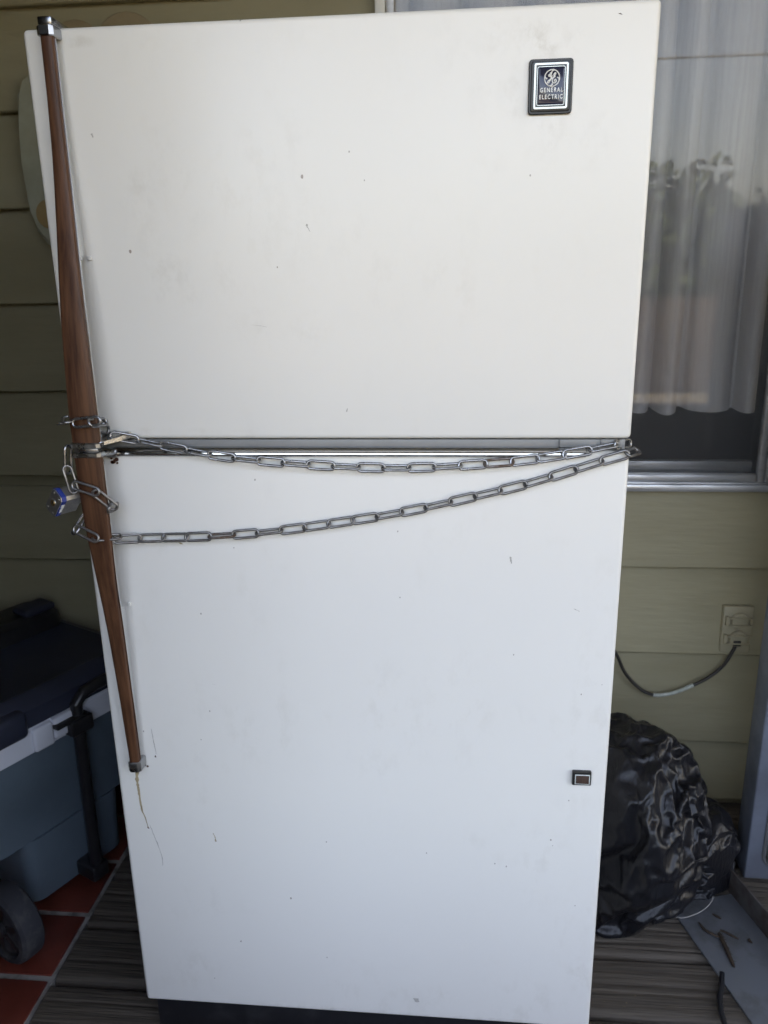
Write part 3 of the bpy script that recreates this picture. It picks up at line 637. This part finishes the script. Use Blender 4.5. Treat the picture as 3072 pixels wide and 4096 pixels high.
def place_text(s, wid, hei, cx_, cz_, name, parent, spacing, bold):
    b = text_bm(s, .01, 1, spacing, .0002, bold)
    xs_ = [v.co.x for v in b.verts]; ys_ = [v.co.y for v in b.verts]; kx = wid / (max(xs_) - min(xs_)); ky = hei / (max(ys_) - min(ys_)); ox = (max(xs_) + min(xs_)) / 2
    for v in b.verts: v.co.x = (v.co.x - ox) * kx; v.co.y = (v.co.y - min(ys_)) * ky
    for v in b.verts: v.co = Vector((cx_ + v.co.x, -.0094 - v.co.z, cz_ + v.co.y))
    obj(name, b, M['letter'], parent, smooth=False)
place_text('GENERAL', .0262, .0048, bcx + .0006, bcz - .0070, 'lettering', bd, 1.35, .0002)
place_text('ELECTRIC', .0268, .0048, bcx + .0002, bcz - .0143, 'lettering', bd, 1.35, .0002)
# script monogram in its ring
mb = bmesh.new(); mcx, mcz, mr = bcx + .0008, bcz + .0078, .0086
def stroke(pts, w0, sub=5):
    P_ = [Vector((p[0], p[1])) for p in pts]; d = []
    for i in range(len(P_) - 1):
        p0, p1, p2, p3 = P_[max(i - 1, 0)], P_[i], P_[i + 1], P_[min(i + 2, len(P_) - 1)]
        for k in range(sub):
            t = k / sub; d.append(.5 * ((2 * p1) + (p2 - p0) * t + (2 * p0 - 5 * p1 + 4 * p2 - p3) * t * t + (3 * p1 - p0 - 3 * p2 + p3) * t ** 3))
    d.append(P_[-1]); tube(mb, [(mcx + p.x * mr, -.0096, mcz + p.y * mr) for p in d], w0 * mr, 5)
tube(mb, [(mcx + math.cos(R(a)) * mr, -.0095, mcz + math.sin(R(a)) * mr * 1.02) for a in range(0, 360, 12)], .00062, 6, closed=True)
g2 = lambda L_: [((x - 820) / 165, (692 - y_) / 165) for x, y_ in L_]
stroke(g2([(742, 622), (745, 655), (775, 652), (802, 608), (788, 590), (766, 618), (772, 660), (805, 664), (822, 640)]), .075)
stroke(g2([(822, 640), (800, 690), (768, 760), (738, 792), (722, 775), (748, 742), (800, 712), (850, 680)]), .075)
stroke(g2([(850, 680), (895, 615), (890, 592), (862, 612), (858, 648), (880, 664), (893, 652)]), .075)
stroke(g2([(880, 668), (842, 695), (824, 740), (842, 786), (885, 792), (914, 760), (902, 724), (876, 728), (872, 752), (888, 758)]), .075)
for a in (75, -15, -105, 165): stroke([(math.cos(R(a)) * .97, math.sin(R(a)) * .97), (math.cos(R(a + 14)) * .86, math.sin(R(a + 14)) * .86), (math.cos(R(a + 20)) * .72, math.sin(R(a + 20)) * .72), (math.cos(R(a + 12)) * .70, math.sin(R(a + 12)) * .70)], .07)
obj('monogram', mb, M['letter'], bd)
# small emblem low on the right
bm = bmesh.new(); box(bm, .7080, .7360, -.0068, -.0003, .5722, .5955, .0016, 2); em = obj('emblem', bm, M['badge_frame'], fr)
bm = bmesh.new(); box(bm, .7118, .7336, -.0076, -.0066, .5748, .5912, .0004); obj('emblem_border', bm, M['badge_line'], em)
bm = bmesh.new(); box(bm, .7131, .7323, -.0081, -.0075, .5763, .5899, .0002); obj('emblem_inlay', bm, M['walnut_chip'], em)

# ================================================================== CHAIN
PITCH, WIRE, HALFW = .0343, .0019, .0054
lb = bmesh.new(); pts = []; half = PITCH / 2 + WIRE - 0.0
sl = half - HALFW + 0.0
for k in range(9): a = R(-90 + 180 * k / 8); pts.append((sl + HALFW * math.cos(a), HALFW * math.sin(a), 0))
pts += [(sl * .33, HALFW, 0), (0, HALFW, 0), (-sl * .33, HALFW, 0)]
for k in range(9): a = R(90 + 180 * k / 8); pts.append((-sl + HALFW * math.cos(a), HALFW * math.sin(a), 0))
pts += [(-sl * .33, -HALFW, 0), (0, -HALFW, 0), (sl * .33, -HALFW, 0)]
tube(lb, pts, WIRE, 10, closed=True)
disc_solid(lb, (.0006, HALFW, 0), (1, 0, 0), WIRE * 1.14, .0009, 10)
link_bright = mesh('link', lb.copy(), M['steel'], angle=60); link_rust = mesh('link', lb.copy(), M['steel_rust'], angle=60); link_dull = mesh('link', lb, M['steel_dark'], angle=60)
chain = thing('chain', (.38, -.01, .95), 'grey steel link chain wrapped round the refrigerator handle and strung across its doors', 'chain')
def put_link(c, d, roll, me):
    """link at c, long axis d, roll 0 = its face turned to -y"""
    d = Vector(d).normalized(); n = Vector((0, -1, 0)); n = (n - d * n.dot(d))
    if n.length < .2: n = Vector((0, 0, 1)) - d * d.z
    n.normalize(); s = n.cross(d)
    n2 = n * math.cos(R(roll)) + s * math.sin(R(roll)); s2 = n2.cross(d)
    mt = Matrix((d, s2, n2)).transposed().to_4x4(); mt.translation = c
    return link_obj('link', me, chain, mt)
def strand(pts, rolls, me):
    pts = [Vector(p) for p in pts]; dense = []
    for i in range(len(pts) - 1):
        p0, p1, p2, p3 = pts[max(i - 1, 0)], pts[i], pts[i + 1], pts[min(i + 2, len(pts) - 1)]
        for k in range(40):
            t = k / 40; dense.append(.5 * ((2 * p1) + (p2 - p0) * t + (2 * p0 - 5 * p1 + 4 * p2 - p3) * t * t + (3 * p1 - p0 - 3 * p2 + p3) * t ** 3))
    dense.append(pts[-1]); cur = dense[0]; joints = [cur]
    for p in dense:
        if (p - cur).length >= PITCH: cur = cur + (p - cur).normalized() * PITCH; joints.append(cur)
    for i, (a, b_) in enumerate(zip(joints, joints[1:])):
        put_link((a + b_) / 2, b_ - a, rolls[i % len(rolls)] + rnd.uniform(-5, 5), me[i % len(me)] if isinstance(me, list) else me)
    return joints
yc_ = -.0085
U = [(.0610, -.013, 1.1030), (.0789, yc_, 1.0991), (.1448, -.0075, 1.0848), (.2139, -.0095, 1.0727), (.2832, -.0105, 1.0659), (.3513, yc_, 1.0605), (.4195, yc_, 1.0576), (.4871, yc_, 1.0581), (.5562, yc_, 1.0625), (.6249, -.0095, 1.0688), (.6921, -.009, 1.0797), (.7245, -.006, 1.0857), (.7480, .004, 1.0880), (.7640, .024, 1.0850), (.7670, .05, 1.078)]
strand(U, [8, 78, 6, 74, 10, 72, 8, 70, 5, 76, 6, 66, 8, 74, 10, 40, 14, 36, 12, 70, 16], [link_bright] * 15 + [link_rust] + [link_bright] * 15)
Lw = [(.0525, -.024, .9560), (.0870, yc_, .9535), (.1775, yc_, .9570), (.2493, yc_, .9626), (.3181, yc_, .9715), (.4226, yc_, .9884), (.4893, yc_, 1.0019), (.5582, yc_, 1.0186), (.6244, yc_, 1.0356), (.6903, yc_, 1.0568), (.7265, yc_, 1.0690), (.7560, -.006, 1.0770), (.7735, .018, 1.0760), (.7715, .045, 1.0700)]
strand(Lw, [10, 34, 38, 8, 76, 10, 74, 8, 40, 30, 8, 66, 8, 70, 6, 62, 10, 60, 8, 58, 8, 60, 20], [link_dull] * 4 + [link_rust] + [link_dull] * 30)
# turns round the handle
def lk(px, py, Y, d, roll, me=link_bright): put_link(at(px, py, Y=Y), d, roll, me)
lk(346, 1688, -.0600, (1, 0, .10), 8)
lk(268, 1678, -.0480, (.42, -.90, -.06), 78)
lk(277, 1690, -.0320, (-.22, -.95, .08), 62)
lk(392, 1690, -.0440, (.18, .97, -.12), 62)
lk(405, 1712, -.0200, (.1, .93, -.35), 60)
put_link(Vector((.0400, -.0200, 1.1220)), (1, 0, .05), 70, link_bright)
lk(272, 1838, -.0460, (-.10, -.05, -1), 70)
lk(282, 1918, -.0520, (.22, -.05, -1), 24, link_dull)
lk(342, 1954, -.0590, (1, -.02, -.32), 10, link_dull)
lk(420, 2000, -.0500, (.75, .30, -.85), 6, link_dull)
lk(452, 2030, -.0340, (-.12, .95, -.15), 70, link_dull)
put_link(Vector((.0350, -.0220, 1.0080)), (1, 0, .1), 70, link_dull)
lk(322, 2090, -.0400, (.35, .78, .75), 40)
lk(344, 2135, -.0540, (.95, -.12, -.42), 18, link_dull)
lk(428, 2150, -.0400, (.90, .50, -.06), 68, link_dull)

# ================================================================== PADLOCK
pa = Vector((.5, .866, 0)); pu = Vector((.866, -.5, 0)); pw = (pu * .667 + Vector((0, 0, .745))).normalized(); ptv = pa.cross(pw)
fc = at(216, 2011, Y=-.058)
PM = Matrix((pw, ptv, pa)).transposed().to_4x4(); PM.translation = fc          # x long side, y thickness, z towards shackle
pl = thing('padlock', fc + Vector((0, 0, -.02)), 'laminated steel padlock with a blue bumper hanging beside the wood handle', 'padlock')
def lock_ring(hx, hy, c, z): return [Vector((x, y_, z)) for x, y_ in ((-hx + c, -hy), (hx - c, -hy), (hx, -hy + c), (hx, hy - c), (hx - c, hy), (-hx + c, hy), (-hx, hy - c), (-hx, -hy + c))]
bm = bmesh.new()
for k in range(8):
    z0 = .0075 + k * .0031; loft(bm, [lock_ring(.0193, .0114, .0042, z0), lock_ring(.0195, .0116, .0043, z0 + .0004), lock_ring(.0195, .0116, .0043, z0 + .0028), lock_ring(.0193, .0114, .0042, z0 + .0031)])
for v in bm.verts: v.co = PM @ v.co
lockbody = obj('body', bm, M['lock'], pl, angle=25)
bm = bmesh.new(); loft(bm, [lock_ring(.0197, .0118, .0042, .0006), lock_ring(.0203, .0124, .0046, .0014), lock_ring(.0203, .0124, .0046, .0066), lock_ring(.0197, .0118, .0044, .0074)])
for v in bm.verts: v.co = PM @ v.co
bump_ = obj('bumper', bm, M['blue'], pl, angle=30)
bm = bmesh.new(); loft(bm, [lock_ring(.0193, .0114, .0040, .0010), lock_ring(.0193, .0114, .0040, -.0004), lock_ring(.0189, .0110, .0038, -.0008)])
for v in bm.verts: v.co = PM @ v.co
fp = obj('face_plate', bm, M['lock'], pl, angle=30)
for x, y_ in ((-.0145, -.0062), (-.0145, .0062), (.0145, -.0062), (.0145, .0062)):
    bm = bmesh.new(); disc_solid(bm, PM @ Vector((x, y_, -.0005)), -pa, .0017, .0013, 12, .0005); obj('rivet', bm, M['dull_chrome'], fp)
bm = bmesh.new(); disc_solid(bm, PM @ Vector((0, 0, -.0004)), -pa, .0062, .0011, 22, .0004); kr = obj('key_collar', bm, M['lock'], fp)
bm = bmesh.new(); disc_solid(bm, PM @ Vector((0, 0, -.0012)), -pa, .0046, .0012, 20, .0003); obj('key_plug', bm, M['brass'], fp)
bm = bmesh.new(); box(bm, -.0006, .0034, -.0005, .0005, -.0030, -.0020, M=PM); obj('keyhole', bm, M['black'], fp, smooth=False)
bm = bmesh.new(); tube(bm, [PM @ Vector(p) for p in [(-.0115, 0, .030), (-.0115, 0, .042)] + [(-.0115 * math.cos(R(a)), 0, .042 + .0115 * math.sin(R(a))) for a in range(15, 180, 15)] + [(.0115, 0, .042), (.0115, 0, .030)]], .0034, 12); obj('shackle', bm, M['chrome'], pl)
b = text_bm('Master', .0072, .82, 1.05, .0002, .0002)
for v in b.verts: v.co = PM @ Vector((-v.co.x, .0126 + v.co.z, .0012 + .0062 - (v.co.y + .0012) * 1.0))
obj('lettering', b, M['letter'], bump_, smooth=False)

# ================================================================== OUTLET AND CORD
ol = thing('electrical_outlet', (1.193, .74, .439), 'painted outdoor outlet with two round flip covers below the window', 'outlet')
bm = bmesh.new(); box(bm, 1.1590, 1.2270, .7270, .7420, .4395, .5570, .003, 2); obj('cover_plate', bm, M['outlet'], ol)
for zc, tilt in ((.5235, 0), (.4775, 8)):
    bm = bmesh.new(); disc_solid(bm, (1.196, .7268, zc), (0, -1, 0), .0205, .0100, 28, .003); fcv = obj('flip_cover', bm, M['outlet'], ol)
    bm = bmesh.new(); box(bm, 1.1685, 1.2225, .7115, .7185, zc + .0080, zc + .0108, .0008); box(bm, 1.1685, 1.2225, .7115, .7185, zc - .0108, zc - .0080, .0008); box(bm, 1.2195, 1.2226, .7115, .7185, zc - .0079, zc + .0079, .0008); obj('bar', bm, M['outlet'], fcv)
    bm = bmesh.new(); box(bm, 1.1630, 1.1715, .7150, .7268, zc - .0120, zc + .0120, .003); obj('hinge_barrel', bm, M['outlet'], fcv)
cd = thing('power_cord', (1.03, .72, .32), 'brown power cord looping from the refrigerator to the wall outlet', 'cord')
cp = [(.745, .730, .60), (.80, .728, .575), (.87, .725, .505)] + [tuple(at(x, y_, Y=.722)) for x, y_ in ((2462, 2610), (2500, 2690), (2560, 2755), (2620, 2780), (2690, 2772), (2755, 2748), (2830, 2712), (2890, 2665), (2928, 2610), (2945, 2575))]
cp = [Vector(p) for p in cp]; dn_ = []
for i in range(len(cp) - 1):
    p0, p1, p2, p3 = cp[max(i - 1, 0)], cp[i], cp[i + 1], cp[min(i + 2, len(cp) - 1)]
    for k in range(8):
        t = k / 8; dn_.append(.5 * ((2 * p1) + (p2 - p0) * t + (2 * p0 - 5 * p1 + 4 * p2 - p3) * t * t + (3 * p1 - p0 - 3 * p2 + p3) * t ** 3))
dn_.append(cp[-1]); i0 = 8 * 6 - 1; i1 = 8 * 8 + 3
bm = bmesh.new(); tube(bm, dn_, .0042, 10); obj('cable', bm, M['cord'], cd)
bm = bmesh.new(); tube(bm, dn_[i0:i1], .0046, 10); tag(obj('taped_section', bm, M['cord_white'], cd), 'pale worn section of the cord')
bm = bmesh.new(); e = dn_[-1]; box(bm, e.x - .009, e.x + .009, .7150, .7262, e.z - .004, e.z + .010, .002); obj('plug', bm, M['cord'], cd)

# ================================================================== WALL ORNAMENT
wp = thing('wall_plaque', (-.2, .72, 1.39), 'pale scalloped wooden plaque with tan discs hung on the siding behind the refrigerator', 'wall decoration')
poly = [(-.352, 1.735), (-.372, 1.712), (-.391, 1.688), (-.393, 1.62), (-.397, 1.555), (-.392, 1.46), (-.385, 1.418), (-.366, 1.392), (-.335, 1.375), (-.02, 1.375), (.0, 1.42), (.0, 1.69), (-.03, 1.735)]
bm = bmesh.new(); prism(bm, [Vector((x, .706, z)) for x, z in poly], (0, .018, 0)); bmesh.ops.bevel(bm, geom=[e for e in bm.edges if abs(e.verts[0].co.y - .706) < 1e-4 and abs(e.verts[1].co.y - .706) < 1e-4], offset=.008, segments=3, affect='EDGES'); board = obj('board', bm, M['plaque'], wp, angle=40)
for x, z, r_ in ((-.147, 1.763, .073), (-.257, 1.761, .065)):
    bm = bmesh.new(); disc_solid(bm, (x, .7385, z), (0, -1, 0), r_, .012, 40, .002); obj('disc', bm, M['disc'], wp)
bm = bmesh.new(); disc_solid(bm, (-.348, .7058, 1.452), (0, -1, 0), .030, .004, 28, .001); obj('disc', bm, M['disc_yellow'], wp)

# ================================================================== COOLER
n_ = Vector((.89, -.456, 0)); d_ = Vector((.456, .89, 0)); CM = Matrix((n_, d_, Vector((0, 0, 1)))).transposed().to_4x4()
cl = thing('cooler', CM @ Vector((-.6, .19, 0)), 'blue wheeled cooler with navy lid and white rim left of the refrigerator', 'cooler')
def cobj(name, bm, mt, parent=cl, angle=32):
    for v in bm.verts:
        v.co.z += .025 * max(0, min(1, (v.co.z - .30) / .07)); v.co = CM @ v.co
    return obj(name, bm, mt, parent, angle=angle)
bm = bmesh.new(); loft(bm, [rrect(-.765, -.440, .075, .315, .03, .03), rrect(-.765, -.432, .072, .318, .03, .185)])
loft(bm, [rrect(-.772, -.436, -.005, .395, .04, .186), rrect(-.775, -.424, -.012, .402, .045, .30), rrect(-.778, -.420, -.016, .406, .045, .305), rrect(-.778, -.416, -.020, .410, .05, .388)]); cobj('body', bm, M['cool_blue'])
bm = bmesh.new(); loft(bm, [rrect(-.782, -.412, -.028, .418, .05, .372), rrect(-.782, -.402, -.034, .424, .05, .376), rrect(-.782, -.400, -.036, .426, .05, .424), rrect(-.782, -.404, -.032, .422, .05, .430)]); cobj('rim', bm, M['cool_white'])
bm = bmesh.new(); box(bm, -.415, -.392, .105, .150, .376, .428, .006, 3); box(bm, -.415, -.390, .150, .205, .384, .430, .006, 3); cobj('rim_lug', bm, M['cool_white'])
bm = bmesh.new(); loft(bm, [rrect(-.782, -.404, -.030, .420, .05, .4305), rrect(-.782, -.404, -.030, .420, .05, .468), rrect(-.782, -.416, -.02, .410, .05, .482), rrect(-.778, -.440, .005, .388, .04, .490), rrect(-.772, -.452, .015, .378, .03, .486)]); lid = cobj('lid', bm, M['navy'])
bm = bmesh.new(); box(bm, -.455, -.388, -.045, .098, .420, .478, .013, 4); cobj('lid_latch', bm, M['navy'], lid)
bm = bmesh.new(); loft(bm, [rrect(-.78, -.672, -.02, .40, .03, .484), rrect(-.78, -.676, -.015, .395, .03, .520), rrect(-.775, -.690, .0, .38, .03, .532)]); cobj('lid_ridge', bm, M['black'], lid)
bm = bmesh.new(); box(bm, -.735, -.675, .300, .380, .530, .548, .008, 3); cobj('lid_clip', bm, M['navy'], lid)
ph = bmesh.new(); tube(ph, [(-.398, .205, .060), (-.392, .205, .36), (-.390, .205, .440), (-.389, .225, .458), (-.389, .255, .462), (-.389, .40, .462)], .0128, 12); hdl = cobj('pull_handle', ph, M['black'])
bm = bmesh.new(); box(bm, -.425, -.374, .178, .232, .376, .412, .005, 3); box(bm, -.425, -.378, .148, .222, .408, .418, .003); cobj('handle_guide', bm, M['black'], hdl)
bm = bmesh.new(); box(bm, -.445, -.382, .184, .226, .030, .068, .006, 3); cobj('handle_foot', bm, M['black'], hdl)
for bb, sgn in ((-.032, 1), (.352, 1)):
    c0 = Vector((-.388, bb, .0822)); ax = Vector((0, 1, 0))
    def ring(r_, o, seg=40): return [c0 + Vector((math.cos(2 * math.pi * k / seg) * r_ * .86, o, math.sin(2 * math.pi * k / seg) * r_ * .86)) for k in range(seg)]
    bm = bmesh.new(); loft(bm, [ring(.070, .006), ring(.075, -.001), ring(.086, .0), ring(.093, .006), ring(.0945, .016), ring(.0945, .034), ring(.093, .044), ring(.086, .049), ring(.066, .046)]); wh = cobj('wheel', bm, M['tyre'])
    bm = bmesh.new(); loft(bm, [ring(.0705, .009), ring(.068, .004), ring(.061, .009), ring(.058, .016)]); 
    for k in range(6):
        a = k * math.pi / 3 + .3; p = Vector((math.cos(a), 0, math.sin(a))); q = Vector((-math.sin(a), 0, math.cos(a)))
        prism(bm, [c0 + p * .010 + q * .006 + Vector((0, .004, 0)), c0 + p * .054 + q * .008 + Vector((0, .006, 0)), c0 + p * .054 - q * .008 + Vector((0, .006, 0)), c0 + p * .010 - q * .006 + Vector((0, .004, 0))], (0, .006, 0))
    disc_solid(bm, c0 + Vector((0, .010, 0)), (0, -1, 0), .016, .014, 20, .003); cobj('rim', bm, M['black'], wh)
    bm = bmesh.new(); disc_solid(bm, c0 + Vector((0, -.002, 0)), (0, -1, 0), .006, .006, 14, .002); cobj('axle_cap', bm, M['dull_chrome'], wh)

# ================================================================== BIN BAGS
for loc, rot, scl, lab in (((.886, .466, .002), 0, (.91, .93, .93), 'large black plastic bin bag slumped against the right side of the refrigerator'),
                           ((1.055, .478, .006), 2.2, (.53, .50, .40), 'small black plastic bin bag low between the big bag and the steel angle')):
    o = link_obj('bin_bag', bag_me, None, Matrix.Translation(loc) @ Matrix.Rotation(rot, 4, 'Z') @ Matrix.Diagonal((*scl, 1)))
    sb_ = o.modifiers.new('smooth', 'SUBSURF'); sb_.levels = 1; sb_.render_levels = 1; tag(o, lab, 'bin bag')

# ================================================================== STEEL ON THE RIGHT
pn = thing('metal_cabinet_door', (1.5, .505, 0), 'blue-grey enamelled metal door standing upright at the right edge', 'metal door')
bm = bmesh.new(); box(bm, 1.175, 1.80, .472, .540, .015, 1.45, .004, 3); obj('shell', bm, M['grey_steel'], pn)
def rr_xz(x0, x1, z0, z1, r, y_): return [Vector((p.x, y_, p.y)) for p in rrect(x0, x1, z0, z1, r)]
bm = bmesh.new(); loft(bm, [rr_xz(1.2065, 1.77, .048, 1.42, .030, .4722), rr_xz(1.2065, 1.77, .048, 1.42, .030, .4690), rr_xz(1.2100, 1.767, .0515, 1.417, .028, .4670)]); gk = obj('gasket', bm, M['gasket'], pn, angle=25)
bm = bmesh.new(); loft(bm, [rr_xz(1.2130, 1.764, .0545, 1.414, .026, .4671), rr_xz(1.2130, 1.764, .0545, 1.414, .026, .4655), rr_xz(1.2150, 1.762, .0565, 1.412, .024, .4645)]); obj('trim_line', bm, M['dull_chrome'], gk, angle=25)
bm = bmesh.new(); loft(bm, [rr_xz(1.2165, 1.760, .058, 1.410, .023, .4646), rr_xz(1.2165, 1.760, .058, 1.410, .023, .4625)]); obj('inset_panel', bm, M['grey_steel'], gk, angle=25)

e_ = Vector((.27, -.963, 0)).normalized(); p_ = Vector((.963, .27, 0)).normalized()
AM = Matrix((p_, e_, Vector((0, 0, 1)))).transposed().to_4x4()
ag = thing('steel_angle', AM @ Vector((1.14, .2, 0)), 'grey galvanised steel angle with a rusty upright flange lying on the deck', 'metal angle')
bm = bmesh.new(); box(bm, 1.064, 1.2120, -.112, .55, .0015, .0050, .0006, M=AM); obj('plate', bm, M['angle'], ag)
bm = bmesh.new(); box(bm, 1.2124, 1.2160, -.130, .55, .0015, .0580, .0006, M=AM); obj('flange', bm, M['angle_rust'], ag)

# cable on the deck, pale wire, twigs, litter
def spl(L_, n=8):
    P_ = [Vector(p) for p in L_]; d = []
    for i in range(len(P_) - 1):
        p0, p1, p2, p3 = P_[max(i - 1, 0)], P_[i], P_[i + 1], P_[min(i + 2, len(P_) - 1)]
        for k in range(n):
            t = k / n; d.append(.5 * ((2 * p1) + (p2 - p0) * t + (2 * p0 - 5 * p1 + 4 * p2 - p3) * t * t + (3 * p1 - p0 - 3 * p2 + p3) * t ** 3))
    return d + [P_[-1]]
bm = bmesh.new(); tube(bm, spl([(1.052, .222, .0045), (1.041, .190, .006), (1.030, .165, .006), (1.022, .120, .006), (1.024, .06, .006), (1.05, -.05, .006), (1.12, -.2, .006)]), .0050, 10); o = obj('cable', bm, M['black']); tag(o, 'black cable lying on the deck beside the steel angle', 'cable')
bm = bmesh.new(); tube(bm, spl([(.985, .368, .009), (.9933, .3605, .009), (1.0065, .3525, .010), (1.0278, .3561, .012), (1.0577, .3719, .014), (1.0813, .3945, .016), (1.09, .41, .018)]), .0008, 6); o = obj('wire', bm, M['scuff']); tag(o, 'thin pale wire curving out under the small bin bag', 'wire')
tl = ['large feathery dry twig on the steel angle', 'long thin dry twig beside the feathery twig on the steel angle', 'short straight dry twig near the flange of the steel angle', 'tiny dry twig at the far end of the steel angle', 'small curled dry twig against the rusty flange']
for i, (L_, r_, feather) in enumerate((([(1.0755, .318, .009), (1.0765, .290, .010), (1.0775, .262, .009), (1.0785, .2357, .008)], .0042, 1), ([(1.0426, .3445, .008), (1.0500, .325, .008), (1.0640, .312, .009), (1.0740, .3075, .008)], .0026, 0),
                                       ([(1.0801, .3273, .008), (1.0950, .318, .008), (1.1102, .3057, .008)], .0024, 0), ([(1.0782, .3707, .008), (1.0850, .364, .008), (1.0921, .3581, .008)], .0022, 0), ([(1.1320, .3080, .008), (1.1290, .3020, .010), (1.1340, .2980, .008)], .0024, 0))):
    bm = bmesh.new(); D = spl(L_, 5); tube(bm, D, r_, 6, rf=lambda t, r_=r_: r_ * (.35 + 1.3 * math.sin(math.pi * min(1, t * .8 + .12)) * .6))
    if feather:
        for k, p in enumerate(D[:-3]):
            for sgn in (-1, 1):
                q = p + Vector((sgn * rnd.uniform(.004, .009), -rnd.uniform(.001, .006), rnd.uniform(-.001, .003))); tube(bm, [p, q], .0011, 4, rf=lambda t: .0013 * (1 - .8 * t))
    o = obj('twig', bm, M['twig'], angle=60); tag(o, tl[i], 'twig')
# crumbs and leaf litter in the corner by the wall
lb_ = bmesh.new(); rl = random.Random(12)
for _ in range(420):
    if rl.random() < .6: x, y_ = rl.uniform(1.02, 1.20), rl.uniform(.58, .735)
    else: x, y_ = rl.uniform(.78, 1.25), rl.uniform(.0, .5)
    s = rl.uniform(.0012, .0045) if y_ > .55 else rl.uniform(.0006, .0018); c = Vector((x, y_, .0012 + s * .4)); a = rl.uniform(0, 6.28); u = Vector((math.cos(a), math.sin(a), rl.uniform(-.3, .3))) * s; w_ = Vector((-math.sin(a), math.cos(a), rl.uniform(-.3, .3))) * s * rl.uniform(.3, .9)
    q = [lb_.verts.new(c + u), lb_.verts.new(c + w_), lb_.verts.new(c - u), lb_.verts.new(c - w_), lb_.verts.new(c + Vector((0, 0, s * .5)))]
    for i in range(4): lb_.faces.new((q[i], q[(i + 1) % 4], q[4]))
    lb_.faces.new((q[3], q[2], q[1], q[0]))
o = obj('leaf_litter', lb_, M['litter'], smooth=False); tag(o, 'crumbs of dry leaf litter scattered on the deck boards', 'litter', kind='stuff')
